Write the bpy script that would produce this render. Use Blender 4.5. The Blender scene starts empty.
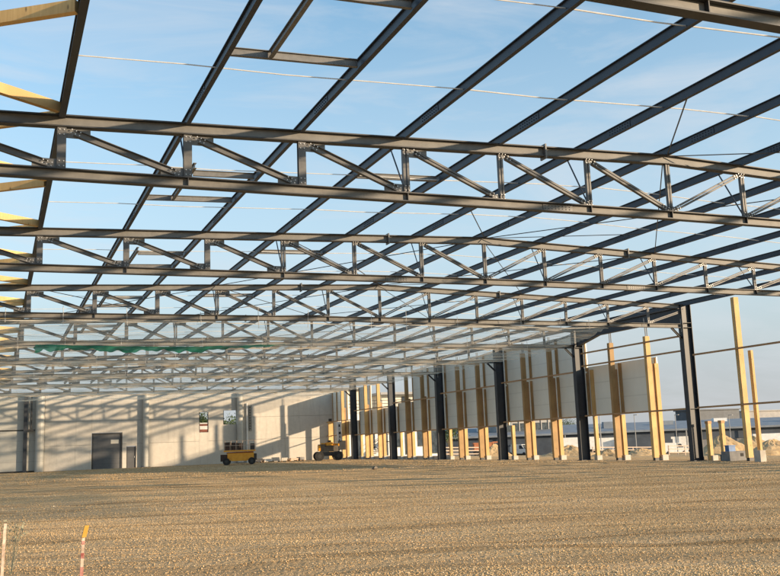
import bpy, math, random
import numpy as np
from mathutils import Vector, Matrix
random.seed(7); RNG = np.random.default_rng(11)
C = bpy.context.scene.collection
R = math.radians
# ------------------------------------------------------------------ layout numbers (metres, Y into the hall)
PAN = 2.5                 # truss panel = purlin spacing
D = 10.109                # truss spacing
Y1 = 19.02                # truss nearest in full view
XW = 32.5                 # right wall line (node 13)
YB = 98.0                 # back wall face
ZB = 7.117                # top of bottom chord
CAM = Vector((-1.039, 0.0, 1.507))
SUN_DIR = Vector((-1.06, 1.0, -0.281)).normalized()   # way the light travels
def ytruss(k): return Y1 + D * k if k >= 0 else (9.1 if k == -1 else Y1 + D * k)
def zbot(n): return ZB + 0.0095 * (6 - abs(n - 6))
def ztop(n): return ZB + 0.851 + 0.0786 * (6 - abs(n - 6))     # underside of top chord

# ------------------------------------------------------------------ materials
def newmat(name):
    m = bpy.data.materials.new(name); m.use_nodes = True
    nt = m.node_tree; b = nt.nodes['Principled BSDF']
    return m, nt, b
def mixcol(nt, fac, a, b, kind='MIX'):
    n = nt.nodes.new('ShaderNodeMix'); n.data_type = 'RGBA'; n.blend_type = kind
    for sock, v in ((n.inputs[0], fac), (n.inputs[6], a), (n.inputs[7], b)):
        if hasattr(v, 'is_linked') or hasattr(v, 'links'): nt.links.new(v, sock)
        elif isinstance(v, (int, float)): sock.default_value = v
        else: sock.default_value = (*v, 1)
    return n.outputs[2]
def noise(nt, scale, detail=4, rough=.55, coord='Object', stretch=None, rot=None):
    tc = nt.nodes.new('ShaderNodeTexCoord'); out = tc.outputs[coord]
    if stretch or rot:
        mp = nt.nodes.new('ShaderNodeMapping'); nt.links.new(out, mp.inputs[0])
        if stretch: mp.inputs['Scale'].default_value = stretch
        if rot: mp.inputs['Rotation'].default_value = rot
        out = mp.outputs[0]
    n = nt.nodes.new('ShaderNodeTexNoise'); nt.links.new(out, n.inputs['Vector'])
    n.inputs['Scale'].default_value = scale; n.inputs['Detail'].default_value = detail; n.inputs['Roughness'].default_value = rough
    return n.outputs['Fac']
def ramp(nt, fac, p0, p1, c0=(0, 0, 0), c1=(1, 1, 1)):
    r = nt.nodes.new('ShaderNodeValToRGB'); nt.links.new(fac, r.inputs[0])
    r.color_ramp.elements[0].position = p0; r.color_ramp.elements[1].position = p1
    r.color_ramp.elements[0].color = (*c0, 1); r.color_ramp.elements[1].color = (*c1, 1)
    return r.outputs[0]
def bump(nt, b, h, strength=.3, dist=.02):
    n = nt.nodes.new('ShaderNodeBump'); n.inputs['Strength'].default_value = strength; n.inputs['Distance'].default_value = dist
    nt.links.new(h, n.inputs['Height']); nt.links.new(n.outputs[0], b.inputs['Normal'])
def simple(name, c0, c1, scale=2., rough=.6, metal=0., stretch=None, bs=0., bd=.01, detail=5, p=(.35, .65)):
    m, nt, b = newmat(name)
    f = noise(nt, scale, detail, .6, stretch=stretch)
    nt.links.new(ramp(nt, f, p[0], p[1], c0, c1), b.inputs['Base Color'])
    b.inputs['Roughness'].default_value = rough; b.inputs['Metallic'].default_value = metal
    if bs: bump(nt, b, f, bs, bd)
    return m
M = {}
M['steel'] = simple('steel_primer', (.078, .079, .08), (.115, .114, .112), 3.5, .55)
M['steel_web_lit'] = simple('steel_web_lit', (.125, .12, .11), (.17, .164, .15), 3.0, .6)  # same chord steel, lightened in colour as if sunlit
M['flange'] = simple('steel_flange_shaded', (.028, .03, .033), (.045, .046, .048), 3.5, .55)  # chord steel darkened in colour to stand in for shade on the flanges
M['steel_blue'] = simple('steel_purlin', (.016, .022, .036), (.026, .034, .052), 3., .5)
M['steel_dark'] = simple('steel_column', (.022, .027, .036), (.034, .04, .05), 2., .5)
M['plate'] = simple('gusset_steel', (.11, .11, .108), (.155, .152, .146), 6., .5)
M['zinc'] = simple('zinc', (.5, .5, .5), (.64, .64, .63), 9., .35, .2)
M['tube'] = simple('galvanised_tube', (.5, .5, .48), (.64, .63, .6), 5., .4)
M['wire'] = simple('dark_wire', (.04, .04, .045), (.07, .07, .07), 5., .5)
def timber(name, a, b_):
    m, nt, b = newmat(name)
    g = noise(nt, 3.0, 6, .65, stretch=(9, 9, .7)); s = noise(nt, .7, 2, .5)
    col = ramp(nt, g, .3, .7, a, b_)
    col = mixcol(nt, ramp(nt, s, .35, .75), col, tuple(x * .72 for x in a), 'MIX')
    # knots
    tc = nt.nodes.new('ShaderNodeTexCoord'); mp = nt.nodes.new('ShaderNodeMapping'); mp.inputs['Scale'].default_value = (4, 4, 1.6)
    nt.links.new(tc.outputs['Object'], mp.inputs[0]); v = nt.nodes.new('ShaderNodeTexVoronoi'); v.inputs['Scale'].default_value = 1.3
    nt.links.new(mp.outputs[0], v.inputs['Vector'])
    k = ramp(nt, v.outputs['Distance'], .04, .13, (1, 1, 1), (0, 0, 0))
    col = mixcol(nt, k, col, tuple(x * .35 for x in a))
    nt.links.new(col, b.inputs['Base Color']); b.inputs['Roughness'].default_value = .7
    bump(nt, b, g, .25, .006)
    return m
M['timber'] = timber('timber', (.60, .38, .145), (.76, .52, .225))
M['timber_brown_shade'] = timber('timber_brown_shade', (.36, .22, .09), (.48, .31, .135))  # post timber with shade put into its colour
M['timber_dark'] = timber('timber_rail', (.38, .22, .10), (.50, .31, .15))
M['concrete_light'] = simple('cast_concrete', (.42, .38, .32), (.55, .51, .45), 2.2, .85, bs=.2, bd=.01)
M['concrete_grey'] = simple('grey_concrete', (.16, .16, .165), (.24, .235, .23), 2.5, .85, bs=.3, bd=.01)
def concrete_wall_mat():
    m, nt, b = newmat('concrete_wall')
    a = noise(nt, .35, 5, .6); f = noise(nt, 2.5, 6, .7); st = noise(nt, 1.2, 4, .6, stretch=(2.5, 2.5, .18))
    c = ramp(nt, a, .3, .7, (.52, .49, .43), (.62, .585, .52))
    c = mixcol(nt, ramp(nt, f, .35, .75), c, (.48, .45, .40), 'MIX')
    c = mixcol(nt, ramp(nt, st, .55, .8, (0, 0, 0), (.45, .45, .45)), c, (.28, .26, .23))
    nt.links.new(c, b.inputs['Base Color']); b.inputs['Roughness'].default_value = .9
    bump(nt, b, f, .15, .01); return m
M['cwall'] = concrete_wall_mat()
def panel_mat(name, c0, c1, pitch):
    m, nt, b = newmat(name)
    tc = nt.nodes.new('ShaderNodeTexCoord')
    w = nt.nodes.new('ShaderNodeTexWave'); w.wave_type = 'BANDS'; w.bands_direction = 'Z'; w.inputs['Scale'].default_value = .3142 / pitch
    w.inputs['Distortion'].default_value = 0; nt.links.new(tc.outputs['Object'], w.inputs['Vector'])
    line = ramp(nt, w.outputs['Fac'], .0, .02, (1, 1, 1), (0, 0, 0))
    f = noise(nt, .9, 4, .6, stretch=(1, 1, .5))
    c = ramp(nt, f, .3, .7, c0, c1)
    c = mixcol(nt, line, c, tuple(x * .92 for x in c0))
    nt.links.new(c, b.inputs['Base Color']); b.inputs['Roughness'].default_value = .45
    bump(nt, b, w.outputs['Fac'], .05, .004); return m
M['panel'] = panel_mat('sandwich_panel', (.76, .77, .69), (.83, .84, .76), 1.0)
M['panel_grey'] = panel_mat('grey_wall_panel', (.42, .41, .37), (.50, .49, .44), 1.0)
M['door_dark'] = panel_mat('dark_door', (.085, .088, .095), (.12, .125, .13), .5)
M['frame_dark'] = simple('dark_frame', (.03, .03, .03), (.05, .05, .05), 3, .5)
M['yellow'] = simple('yellow_paint', (.72, .30, .02), (.84, .39, .035), 4, .45)
M['black'] = simple('black_rubber', (.012, .012, .012), (.03, .03, .03), 6, .8)
M['turret'] = simple('turret_paint', (.09, .075, .055), (.16, .13, .095), 4, .6)
M['white'] = simple('white_paint', (.66, .65, .62), (.8, .79, .76), 2, .55)
M['cream'] = simple('cream_render', (.62, .57, .48), (.74, .69, .59), 1.2, .85)
M['brown_red'] = simple('rust_red', (.14, .04, .025), (.24, .08, .05), 5, .7)
M['crate_dark'] = simple('dark_crate', (.035, .02, .016), (.07, .035, .025), 5, .7)
M['red'] = simple('red_paint', (.26, .06, .05), (.5, .27, .22), 14, .7)
M['orange'] = simple('orange_paint', (.42, .14, .06), (.52, .2, .09), 4, .6)
M['blue'] = simple('blue_paint', (.04, .12, .3), (.07, .19, .42), 4, .5)
M['glass'] = simple('window_glass', (.02, .03, .04), (.07, .09, .11), 1.5, .12)
M['bluegrey'] = simple('bluegrey_roof', (.16, .185, .22), (.22, .25, .285), .6, .7)
M['far_grey'] = simple('far_wall', (.27, .27, .27), (.36, .35, .34), .3, .8)
M['far_dark'] = simple('far_dark_wall', (.035, .048, .068), (.06, .078, .105), .4, .6)
M['sand'] = simple('sand', (.36, .24, .12), (.52, .37, .2), 1.6, .95, bs=.6, bd=.15)
M['stakewood'] = simple('stake_wood', (.40, .29, .21), (.70, .56, .45), 14, .8)
M['capyellow'] = simple('yellow_cap', (.5, .27, .03), (.66, .38, .07), 14, .5)
M['bark'] = simple('bark', (.07, .05, .035), (.13, .1, .07), 7, .9, bs=.5)
M['leaf'] = simple('leaf', (.035, .065, .02), (.09, .13, .04), .8, .65)
M['weed'] = simple('weed_leaf', (.2, .2, .13), (.3, .29, .2), 20, .7)
def net_mat(name, c0, c1, lo, hi, sc):
    m, nt, b = newmat(name); nt.nodes.remove(b); out = nt.nodes['Material Output']
    st = noise(nt, 1.0, 5, .65, stretch=(.22, 2.2, 1)); big = noise(nt, .22, 3, .5)
    col = ramp(nt, st, .3, .7, c0, c1)
    d = nt.nodes.new('ShaderNodeBsdfDiffuse'); t = nt.nodes.new('ShaderNodeBsdfTranslucent'); tr = nt.nodes.new('ShaderNodeBsdfTransparent')
    nt.links.new(col, d.inputs[0]); nt.links.new(col, t.inputs[0])
    m1 = nt.nodes.new('ShaderNodeMixShader'); m1.inputs[0].default_value = .6; nt.links.new(d.outputs[0], m1.inputs[1]); nt.links.new(t.outputs[0], m1.inputs[2])
    ad = nt.nodes.new('ShaderNodeMath'); ad.operation = 'MULTIPLY_ADD'; ad.inputs[1].default_value = .6; nt.links.new(st, ad.inputs[0])
    mu = nt.nodes.new('ShaderNodeMath'); mu.operation = 'MULTIPLY'; mu.inputs[1].default_value = .4; nt.links.new(big, mu.inputs[0]); nt.links.new(mu.outputs[0], ad.inputs[2])
    fac = ramp(nt, ad.outputs[0], .35, .65, (lo,) * 3, (hi,) * 3)
    m2 = nt.nodes.new('ShaderNodeMixShader'); nt.links.new(fac, m2.inputs[0]); nt.links.new(tr.outputs[0], m2.inputs[1]); nt.links.new(m1.outputs[0], m2.inputs[2])
    nt.links.new(m2.outputs[0], out.inputs[0]); return m
M['net'] = net_mat('safety_net', (.84, .71, .51), (1., .87, .66), .07, .48, 1)
M['netdense'] = net_mat('bunched_net', (.72, .56, .36), (.92, .75, .52), .5, .95, 1)
M['greennet'] = net_mat('green_net', (.02, .15, .11), (.04, .27, .19), .85, 1., 1)
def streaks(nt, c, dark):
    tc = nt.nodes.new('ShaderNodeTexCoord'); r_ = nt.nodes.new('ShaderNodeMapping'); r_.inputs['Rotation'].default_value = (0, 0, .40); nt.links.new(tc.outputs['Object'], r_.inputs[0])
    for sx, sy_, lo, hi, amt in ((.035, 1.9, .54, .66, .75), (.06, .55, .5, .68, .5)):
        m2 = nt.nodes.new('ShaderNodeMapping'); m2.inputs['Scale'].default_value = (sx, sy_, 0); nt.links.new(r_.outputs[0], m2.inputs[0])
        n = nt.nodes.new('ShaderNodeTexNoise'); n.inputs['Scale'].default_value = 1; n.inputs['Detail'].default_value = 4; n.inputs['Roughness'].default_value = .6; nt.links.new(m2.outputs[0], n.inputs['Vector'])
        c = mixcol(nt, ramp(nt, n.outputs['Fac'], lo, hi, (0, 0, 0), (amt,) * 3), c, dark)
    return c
def ground_mat():
    m, nt, b = newmat('gravel_ground')
    big = noise(nt, .06, 4, .6); mid = noise(nt, .5, 5, .65); fine = noise(nt, 9., 6, .75); st = noise(nt, 26., 4, .7)
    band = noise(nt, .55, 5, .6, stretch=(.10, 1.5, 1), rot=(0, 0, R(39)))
    c = ramp(nt, fine, .3, .72, (.56, .365, .175), (.76, .54, .285))
    c = mixcol(nt, ramp(nt, mid, .35, .7, (0, 0, 0), (.6, .6, .6)), c, (.64, .47, .29))
    c = mixcol(nt, ramp(nt, big, .4, .62, (0, 0, 0), (.5, .5, .5)), c, (.58, .43, .27))
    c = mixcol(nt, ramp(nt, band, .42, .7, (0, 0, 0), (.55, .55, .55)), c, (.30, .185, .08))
    c = mixcol(nt, ramp(nt, st, .5, .75, (0, 0, 0), (.55, .55, .55)), c, (.74, .6, .4))
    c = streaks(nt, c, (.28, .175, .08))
    nt.links.new(c, b.inputs['Base Color']); b.inputs['Roughness'].default_value = 1.0; b.inputs['Specular IOR Level'].default_value = .1
    v = nt.nodes.new('ShaderNodeTexVoronoi'); v.inputs['Scale'].default_value = 14; tc = nt.nodes.new('ShaderNodeTexCoord'); nt.links.new(tc.outputs['Object'], v.inputs['Vector'])
    add = nt.nodes.new('ShaderNodeMath'); add.operation = 'MULTIPLY_ADD'; add.inputs[1].default_value = -.6; nt.links.new(v.outputs['Distance'], add.inputs[0]); nt.links.new(fine, add.inputs[2])
    bump(nt, b, add.outputs[0], 1., .08); return m
M['ground'] = ground_mat()
def gravel_mat():
    m, nt, b = newmat('gravel_stone')
    g = nt.nodes.new('ShaderNodeNewGeometry')
    r = nt.nodes.new('ShaderNodeValToRGB'); nt.links.new(g.outputs['Random Per Island'], r.inputs[0])
    e = r.color_ramp.elements; e[0].position = 0; e[0].color = (.46, .285, .115, 1); e[1].position = 1; e[1].color = (.82, .65, .45, 1)
    for p, c in ((.35, (.58, .385, .185)), (.7, (.68, .475, .24)), (.92, (.77, .58, .36))):
        x = e.new(p); x.color = (*c, 1)
    f = noise(nt, 30, 4, .6)
    c = mixcol(nt, ramp(nt, f, .3, .7, (0, 0, 0), (.4, .4, .4)), r.outputs[0], (.48, .34, .18))
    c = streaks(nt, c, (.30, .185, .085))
    nt.links.new(c, b.inputs['Base Color']); b.inputs['Roughness'].default_value = .95; return m
M['gravel'] = gravel_mat()

# ------------------------------------------------------------------ mesh helper
class MB:
    def __init__(s): s.v = []; s.f = []
    def add(s, vs, fs):
        o = len(s.v); s.v += [tuple(v) for v in vs]; s.f += [tuple(i + o for i in f) for f in fs]; return s
    def box(s, x0, x1, y0, y1, z0, z1):
        v = [(x0, y0, z0), (x1, y0, z0), (x1, y1, z0), (x0, y1, z0), (x0, y0, z1), (x1, y0, z1), (x1, y1, z1), (x0, y1, z1)]
        return s.add(v, [(0, 3, 2, 1), (4, 5, 6, 7), (0, 1, 5, 4), (1, 2, 6, 5), (2, 3, 7, 6), (3, 0, 4, 7)])
    def prof(s, p0, p1, side, pts, p_up=None):
        """extrude a closed 2-D profile [(a along side, b along up)] from p0 to p1"""
        p0 = Vector(p0); p1 = Vector(p1); d = (p1 - p0).normalized()
        side = Vector(side); side = (side - d * side.dot(d)).normalized(); up = side.cross(d).normalized()
        if up.z < -1e-6: up = -up
        n = len(pts); v = [p0 + side * a + up * b for a, b in pts] + [p1 + side * a + up * b for a, b in pts]
        f = [(i, (i + 1) % n, n + (i + 1) % n, n + i) for i in range(n)] + [tuple(range(n))[::-1], tuple(range(n, 2 * n))]
        return s.add(v, f)
    def bar(s, p0, p1, side, a, b):
        a /= 2; b /= 2; return s.prof(p0, p1, side, [(-a, -b), (a, -b), (a, b), (-a, b)])
    def ibeam(s, p0, p1, side, b, h, tf=.016, tw=.012):
        """flange width b along side, depth h across it"""
        B = b / 2; H = h / 2; w = tw / 2
        return s.prof(p0, p1, side, [(-B, -H), (B, -H), (B, -H + tf), (w, -H + tf), (w, H - tf), (B, H - tf), (B, H), (-B, H), (-B, H - tf), (-w, H - tf), (-w, -H + tf), (-B, -H + tf)])
    def tube(s, p0, p1, r, n=8, r1=None):
        p0 = Vector(p0); p1 = Vector(p1); d = (p1 - p0).normalized(); a = Vector((0, 0, 1)) if abs(d.z) < .9 else Vector((1, 0, 0))
        u = d.cross(a).normalized(); w = d.cross(u); r1 = r if r1 is None else r1
        v = [p0 + (u * math.cos(t) + w * math.sin(t)) * r for t in [2 * math.pi * i / n for i in range(n)]] + [p1 + (u * math.cos(t) + w * math.sin(t)) * r1 for t in [2 * math.pi * i / n for i in range(n)]]
        return s.add(v, [(i, (i + 1) % n, n + (i + 1) % n, n + i) for i in range(n)] + [tuple(range(n))[::-1], tuple(range(n, 2 * n))])
    def path(s, pts, r, n=6):
        for a, b in zip(pts[:-1], pts[1:]): s.tube(a, b, r, n)
        return s
    def build(s, name, mat, parent=None, kind=None, smooth=False, loc=None):
        me = bpy.data.meshes.new(name)
        vs = s.v if loc is None else [(x - loc[0], y - loc[1], z - loc[2]) for x, y, z in s.v]
        me.from_pydata(vs, [], s.f); me.materials.append(M[mat] if isinstance(mat, str) else mat)
        if smooth: me.polygons.foreach_set('use_smooth', [True] * len(me.polygons))
        o = bpy.data.objects.new(name, me); C.objects.link(o)
        if loc is not None: o.location = loc
        if parent is not None: o.parent = parent
        if kind: o['kind'] = kind
        return o
def two(o, nf, mat):
    o.data.materials.append(M[mat])
    for p in o.data.polygons[nf:]: p.material_index = 1
def webs(o, n):  # web faces take the sunlit tone, flanges keep the painted shade
    o.data.materials.append(M['steel_web_lit'])
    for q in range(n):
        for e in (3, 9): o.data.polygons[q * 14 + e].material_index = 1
def tag(o, label, cat, group=None, kind=None):
    o['label'] = label; o['category'] = cat
    if group: o['group'] = group
    if kind: o['kind'] = kind
    return o
def thing(name, label, cat, loc=(0, 0, 0), rz=0., group=None):
    o = bpy.data.objects.new(name, None); C.objects.link(o); o.location = loc; o.rotation_euler = (0, 0, rz)
    o.empty_display_size = .2; return tag(o, label, cat, group)
def dup(root, loc, label, rz=None, group=None):
    r = root.copy(); C.objects.link(r); r.location = loc; r['label'] = label
    if rz is not None: r.rotation_euler = (0, 0, rz)
    if group: r['group'] = group
    for ch in list(root.children):
        c = ch.copy(); C.objects.link(c); c.parent = r
        for g in list(ch.children):
            d = g.copy(); C.objects.link(d); d.parent = c
    return r
ORD = ['first', 'second', 'third', 'fourth', 'fifth', 'sixth', 'seventh', 'eighth', 'ninth', 'tenth', 'eleventh', 'twelfth', 'thirteenth', 'fourteenth', 'fifteenth', 'sixteenth', 'seventeenth', 'eighteenth', 'nineteenth', 'twentieth'] + ['twenty-' + w for w in ['first', 'second', 'third', 'fourth', 'fifth', 'sixth', 'seventh', 'eighth', 'ninth']]

# ------------------------------------------------------------------ camera
f_px, yaw, pitch, roll = 935.55, 0.39979, 0.1638, -0.03782
cy, sy, cp, sp = math.cos(yaw), math.sin(yaw), math.cos(pitch), math.sin(pitch)
fw = Vector((sy * cp, cy * cp, sp)); rt = Vector((cy, -sy, 0)); up = rt.cross(fw)
rt2 = rt * math.cos(roll) + up * math.sin(roll); up2 = -rt * math.sin(roll) + up * math.cos(roll)
cd = bpy.data.cameras.new('camera'); cam = bpy.data.objects.new('camera', cd); C.objects.link(cam)
cam.matrix_world = Matrix(((rt2.x, up2.x, -fw.x, CAM.x), (rt2.y, up2.y, -fw.y, CAM.y), (rt2.z, up2.z, -fw.z, CAM.z), (0, 0, 0, 1)))
cd.sensor_fit = 'HORIZONTAL'; cd.sensor_width = 36; cd.lens = f_px / 780 * 36; cd.clip_start = .1; cd.clip_end = 6000
bpy.context.scene.camera = cam

# ------------------------------------------------------------------ light and sky
EL = math.asin(-SUN_DIR.z); AZ = math.atan2(-SUN_DIR.x, -SUN_DIR.y)      # clockwise from +Y
sl = bpy.data.lights.new('sun', 'SUN'); sl.energy = 7.4; sl.angle = R(1.15); sl.color = (1., .755, .50)
so = bpy.data.objects.new('sun', sl); C.objects.link(so); so.rotation_euler = SUN_DIR.to_track_quat('-Z', 'Y').to_euler(); so.location = (60, -50, 30)
W = bpy.data.worlds.new('World'); bpy.context.scene.world = W; W.use_nodes = True
nt = W.node_tree; bg = nt.nodes['Background']
sky = nt.nodes.new('ShaderNodeTexSky'); sky.sky_type = 'NISHITA'; sky.sun_disc = False; sky.sun_elevation = EL; sky.sun_rotation = AZ
sky.air_density = 1.0; sky.dust_density = 1.0; sky.ozone_density = 1.5; sky.altitude = 100
tc = nt.nodes.new('ShaderNodeTexCoord'); mp = nt.nodes.new('ShaderNodeMapping'); mp.inputs['Scale'].default_value = (1.2, 3.2, 7.5); mp.inputs['Rotation'].default_value = (R(10), R(-14), R(25))
nt.links.new(tc.outputs['Generated'], mp.inputs[0])
nz = nt.nodes.new('ShaderNodeTexNoise'); nz.inputs['Scale'].default_value = 2.3; nz.inputs['Detail'].default_value = 9; nz.inputs['Roughness'].default_value = .6; nz.inputs['Distortion'].default_value = .7
nt.links.new(mp.outputs[0], nz.inputs['Vector'])
cl = ramp(nt, nz.outputs['Fac'], .47, .78, (0, 0, 0), (.55, .55, .55))
sep = nt.nodes.new('ShaderNodeSeparateXYZ'); nt.links.new(tc.outputs['Generated'], sep.inputs[0])
hz = ramp(nt, sep.outputs[2], .06, .48, (.92, .92, .92), (0, 0, 0))
boost = mixcol(nt, 1.0, sky.outputs[0], (2.2, 2.7, 2.7), 'MULTIPLY')
low = mixcol(nt, ramp(nt, sep.outputs[2], .03, .2), (4.2, 4.35, 4.7), (5.1, 5.7, 6.3))
skyc = mixcol(nt, hz, boost, low)
skyc = mixcol(nt, cl, skyc, (6.2, 6.5, 6.9))
nt.links.new(skyc, bg.inputs['Color']); bg.inputs['Strength'].default_value = .12
vs = bpy.context.scene.view_settings; vs.view_transform = 'Standard'; vs.look = 'None'; vs.exposure = 0; vs.gamma = 1

# ------------------------------------------------------------------ ground: one sheet to the horizon
RB = random.Random(3)
RUTS = [(13.5, -.42, 1.2), (17.5, -.55, 1.6), (22.8, -.38, 1.0), (28., -.6, 2.), (33.5, -.45, 1.5), (40., -.5, 2.2), (46.5, -.35, 1.8), (11.2, -.12, .6)]
BERM = [(8.5 + i * 1.15 + .02 * i * i + RB.uniform(-.5, .5), -.40 + RB.uniform(-.07, .07), RB.uniform(.02, .05), RB.uniform(0, 6.28)) for i in range(44)]
def gz(x, y):
    z = -0.033 * np.clip(x - 36, 0, 97)
    near = np.exp(-np.clip((np.hypot(x, y) - 60) / 40, 0, 9))
    und = .012 * np.sin(x * 1.3 + y * .7) + .010 * np.sin(x * .45 - y * 1.9 + 1) + .007 * np.sin(2.7 * x + 2.1 * y) + .008 * np.sin(.9 * (x * .78 + y * .62) * 3.1)
    inside = np.clip((32.0 - x) / 2, 0, 1) * np.clip((96 - y) / 3, 0, 1)
    rut = 0.
    for c0, m_, b_ in RUTS:
        q = y - (c0 + m_ * x + b_ * np.sin(x * .11 + c0))
        for o_ in (-.95, .95): rut = rut - .030 * np.exp(-((q - o_) / .17) ** 2) + .016 * np.exp(-((q - o_ - .36) / .14) ** 2) + .012 * np.exp(-((q - o_ + .36) / .14) ** 2)
    for c0, m_, a_, ph in BERM:
        q = y - (c0 + m_ * x + .35 * np.sin(x * .33 + ph) + .2 * np.sin(x * .9 + 2 * ph))
        rut = rut + a_ * (.55 + .45 * np.sin(x * .37 + 3 * ph)) * np.exp(-(q / .12) ** 2)
    return z + (und + rut * (.75 + .25 * np.sin(x * .8 + y))) * near * inside
def axis(a, b, step, lo, hi):
    core = np.arange(a, b + 1e-6, step); out = [core]
    e = [a]; s = step
    while e[-1] > lo: s *= 1.35; e.append(e[-1] - s)
    e2 = [b]; s = step
    while e2[-1] < hi: s *= 1.35; e2.append(e2[-1] + s)
    return np.concatenate([np.array(e[1:])[::-1], core, np.array(e2[1:])])
gx = axis(-8, 34, .14, -2500, 3500); gy = axis(4, 66, .14, -1500, 4500)
XX, YY = np.meshgrid(gx, gy); ZZ = gz(XX, YY); nx, ny = len(gx), len(gy)
me = bpy.data.meshes.new('ground')
co = np.stack([XX, YY, ZZ], -1).reshape(-1, 3).astype(np.float32)
ii = (np.arange(ny - 1)[:, None] * nx + np.arange(nx - 1)[None]).ravel()
fa = np.stack([ii, ii + 1, ii + nx + 1, ii + nx], 1).astype(np.int32)
def fast_mesh(me, co, fa):
    n = fa.shape[1]; me.vertices.add(len(co)); me.vertices.foreach_set('co', co.ravel()); me.loops.add(fa.size); me.loops.foreach_set('vertex_index', fa.ravel())
    me.polygons.add(len(fa)); me.polygons.foreach_set('loop_start', np.arange(0, fa.size, n, dtype=np.int32)); me.polygons.foreach_set('loop_total', np.full(len(fa), n, np.int32)); me.update(calc_edges=True)
fast_mesh(me, co, fa); me.polygons.foreach_set('use_smooth', np.ones(len(fa), bool)); me.materials.append(M['ground'])
g = bpy.data.objects.new('ground', me); C.objects.link(g); g['kind'] = 'structure'

# loose stones lying on it
t = (1 + 5 ** .5) / 2
ICO = np.array([(-1, t, 0), (1, t, 0), (-1, -t, 0), (1, -t, 0), (0, -1, t), (0, 1, t), (0, -1, -t), (0, 1, -t), (t, 0, -1), (t, 0, 1), (-t, 0, -1), (-t, 0, 1)]) / math.hypot(1, t)
ICF = np.array([(0, 11, 5), (0, 5, 1), (0, 1, 7), (0, 7, 10), (0, 10, 11), (1, 5, 9), (5, 11, 4), (11, 10, 2), (10, 7, 6), (7, 1, 8), (3, 9, 4), (3, 4, 2), (3, 2, 6), (3, 6, 8), (3, 8, 9), (4, 9, 5), (2, 4, 11), (6, 2, 10), (8, 6, 7), (9, 8, 1)], np.int32)
OCT = np.array([(1, 0, 0), (-1, 0, 0), (0, 1, 0), (0, -1, 0), (0, 0, 1), (0, 0, -1)], float)
OCF = np.array([(0, 2, 4), (2, 1, 4), (1, 3, 4), (3, 0, 4), (2, 0, 5), (1, 2, 5), (3, 1, 5), (0, 3, 5)], np.int32)
def stones(n, d0, d1, smin, smax, V, F):
    d = np.sqrt(RNG.uniform(d0 ** 2, d1 ** 2, n)); a = RNG.uniform(R(-6), R(55), n)
    x = CAM.x + d * np.sin(a); y = d * np.cos(a); ok = (x < 31.5) & (y < 97.5); x, y = x[ok], y[ok]; n = len(x)
    s = smin + (smax - smin) * RNG.random(n) ** 3.0
    sc = np.stack([s * RNG.uniform(.7, 1.3, n), s * RNG.uniform(.7, 1.3, n), s * RNG.uniform(.4, .75, n)], 1)
    P = V[None] * sc[:, None] * (1 + RNG.uniform(-.22, .22, (n, len(V), 1)))
    th = RNG.uniform(0, 6.283, n); c, s_ = np.cos(th)[:, None], np.sin(th)[:, None]
    tl = RNG.uniform(-.6, .6, n)[:, None]; ct, st = np.cos(tl), np.sin(tl)
    X = P[..., 0]; Yv = P[..., 1] * ct - P[..., 2] * st; Z = P[..., 1] * st + P[..., 2] * ct
    P = np.stack([X * c - Yv * s_ + x[:, None], X * s_ + Yv * c + y[:, None], Z + (gz(x, y) + sc[:, 2] * RNG.uniform(-.1, .5, n))[:, None]], -1)
    Fs = (F[None] + (np.arange(n) * len(V))[:, None, None]).reshape(-1, 3)
    return P.reshape(-1, 3), Fs
A = [stones(120000, 6.0, 11.5, .0035, .0145, ICO, ICF), stones(190000, 11, 25, .0045, .017, OCT, OCF), stones(130000, 25, 55, .009, .023, OCT, OCF), stones(60000, 55, 98, .025, .05, OCT, OCF)]
off = 0; cs = []; fs = []
for c_, f_ in A: cs.append(c_); fs.append(f_ + off); off += len(c_)
me = bpy.data.meshes.new('gravel'); fast_mesh(me, np.concatenate(cs).astype(np.float32), np.concatenate(fs).astype(np.int32)); me.materials.append(M['gravel'])
gr = bpy.data.objects.new('gravel', me); C.objects.link(gr); tag(gr, 'loose tan gravel stones covering the hall ground', 'gravel', kind='stuff')

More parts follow.
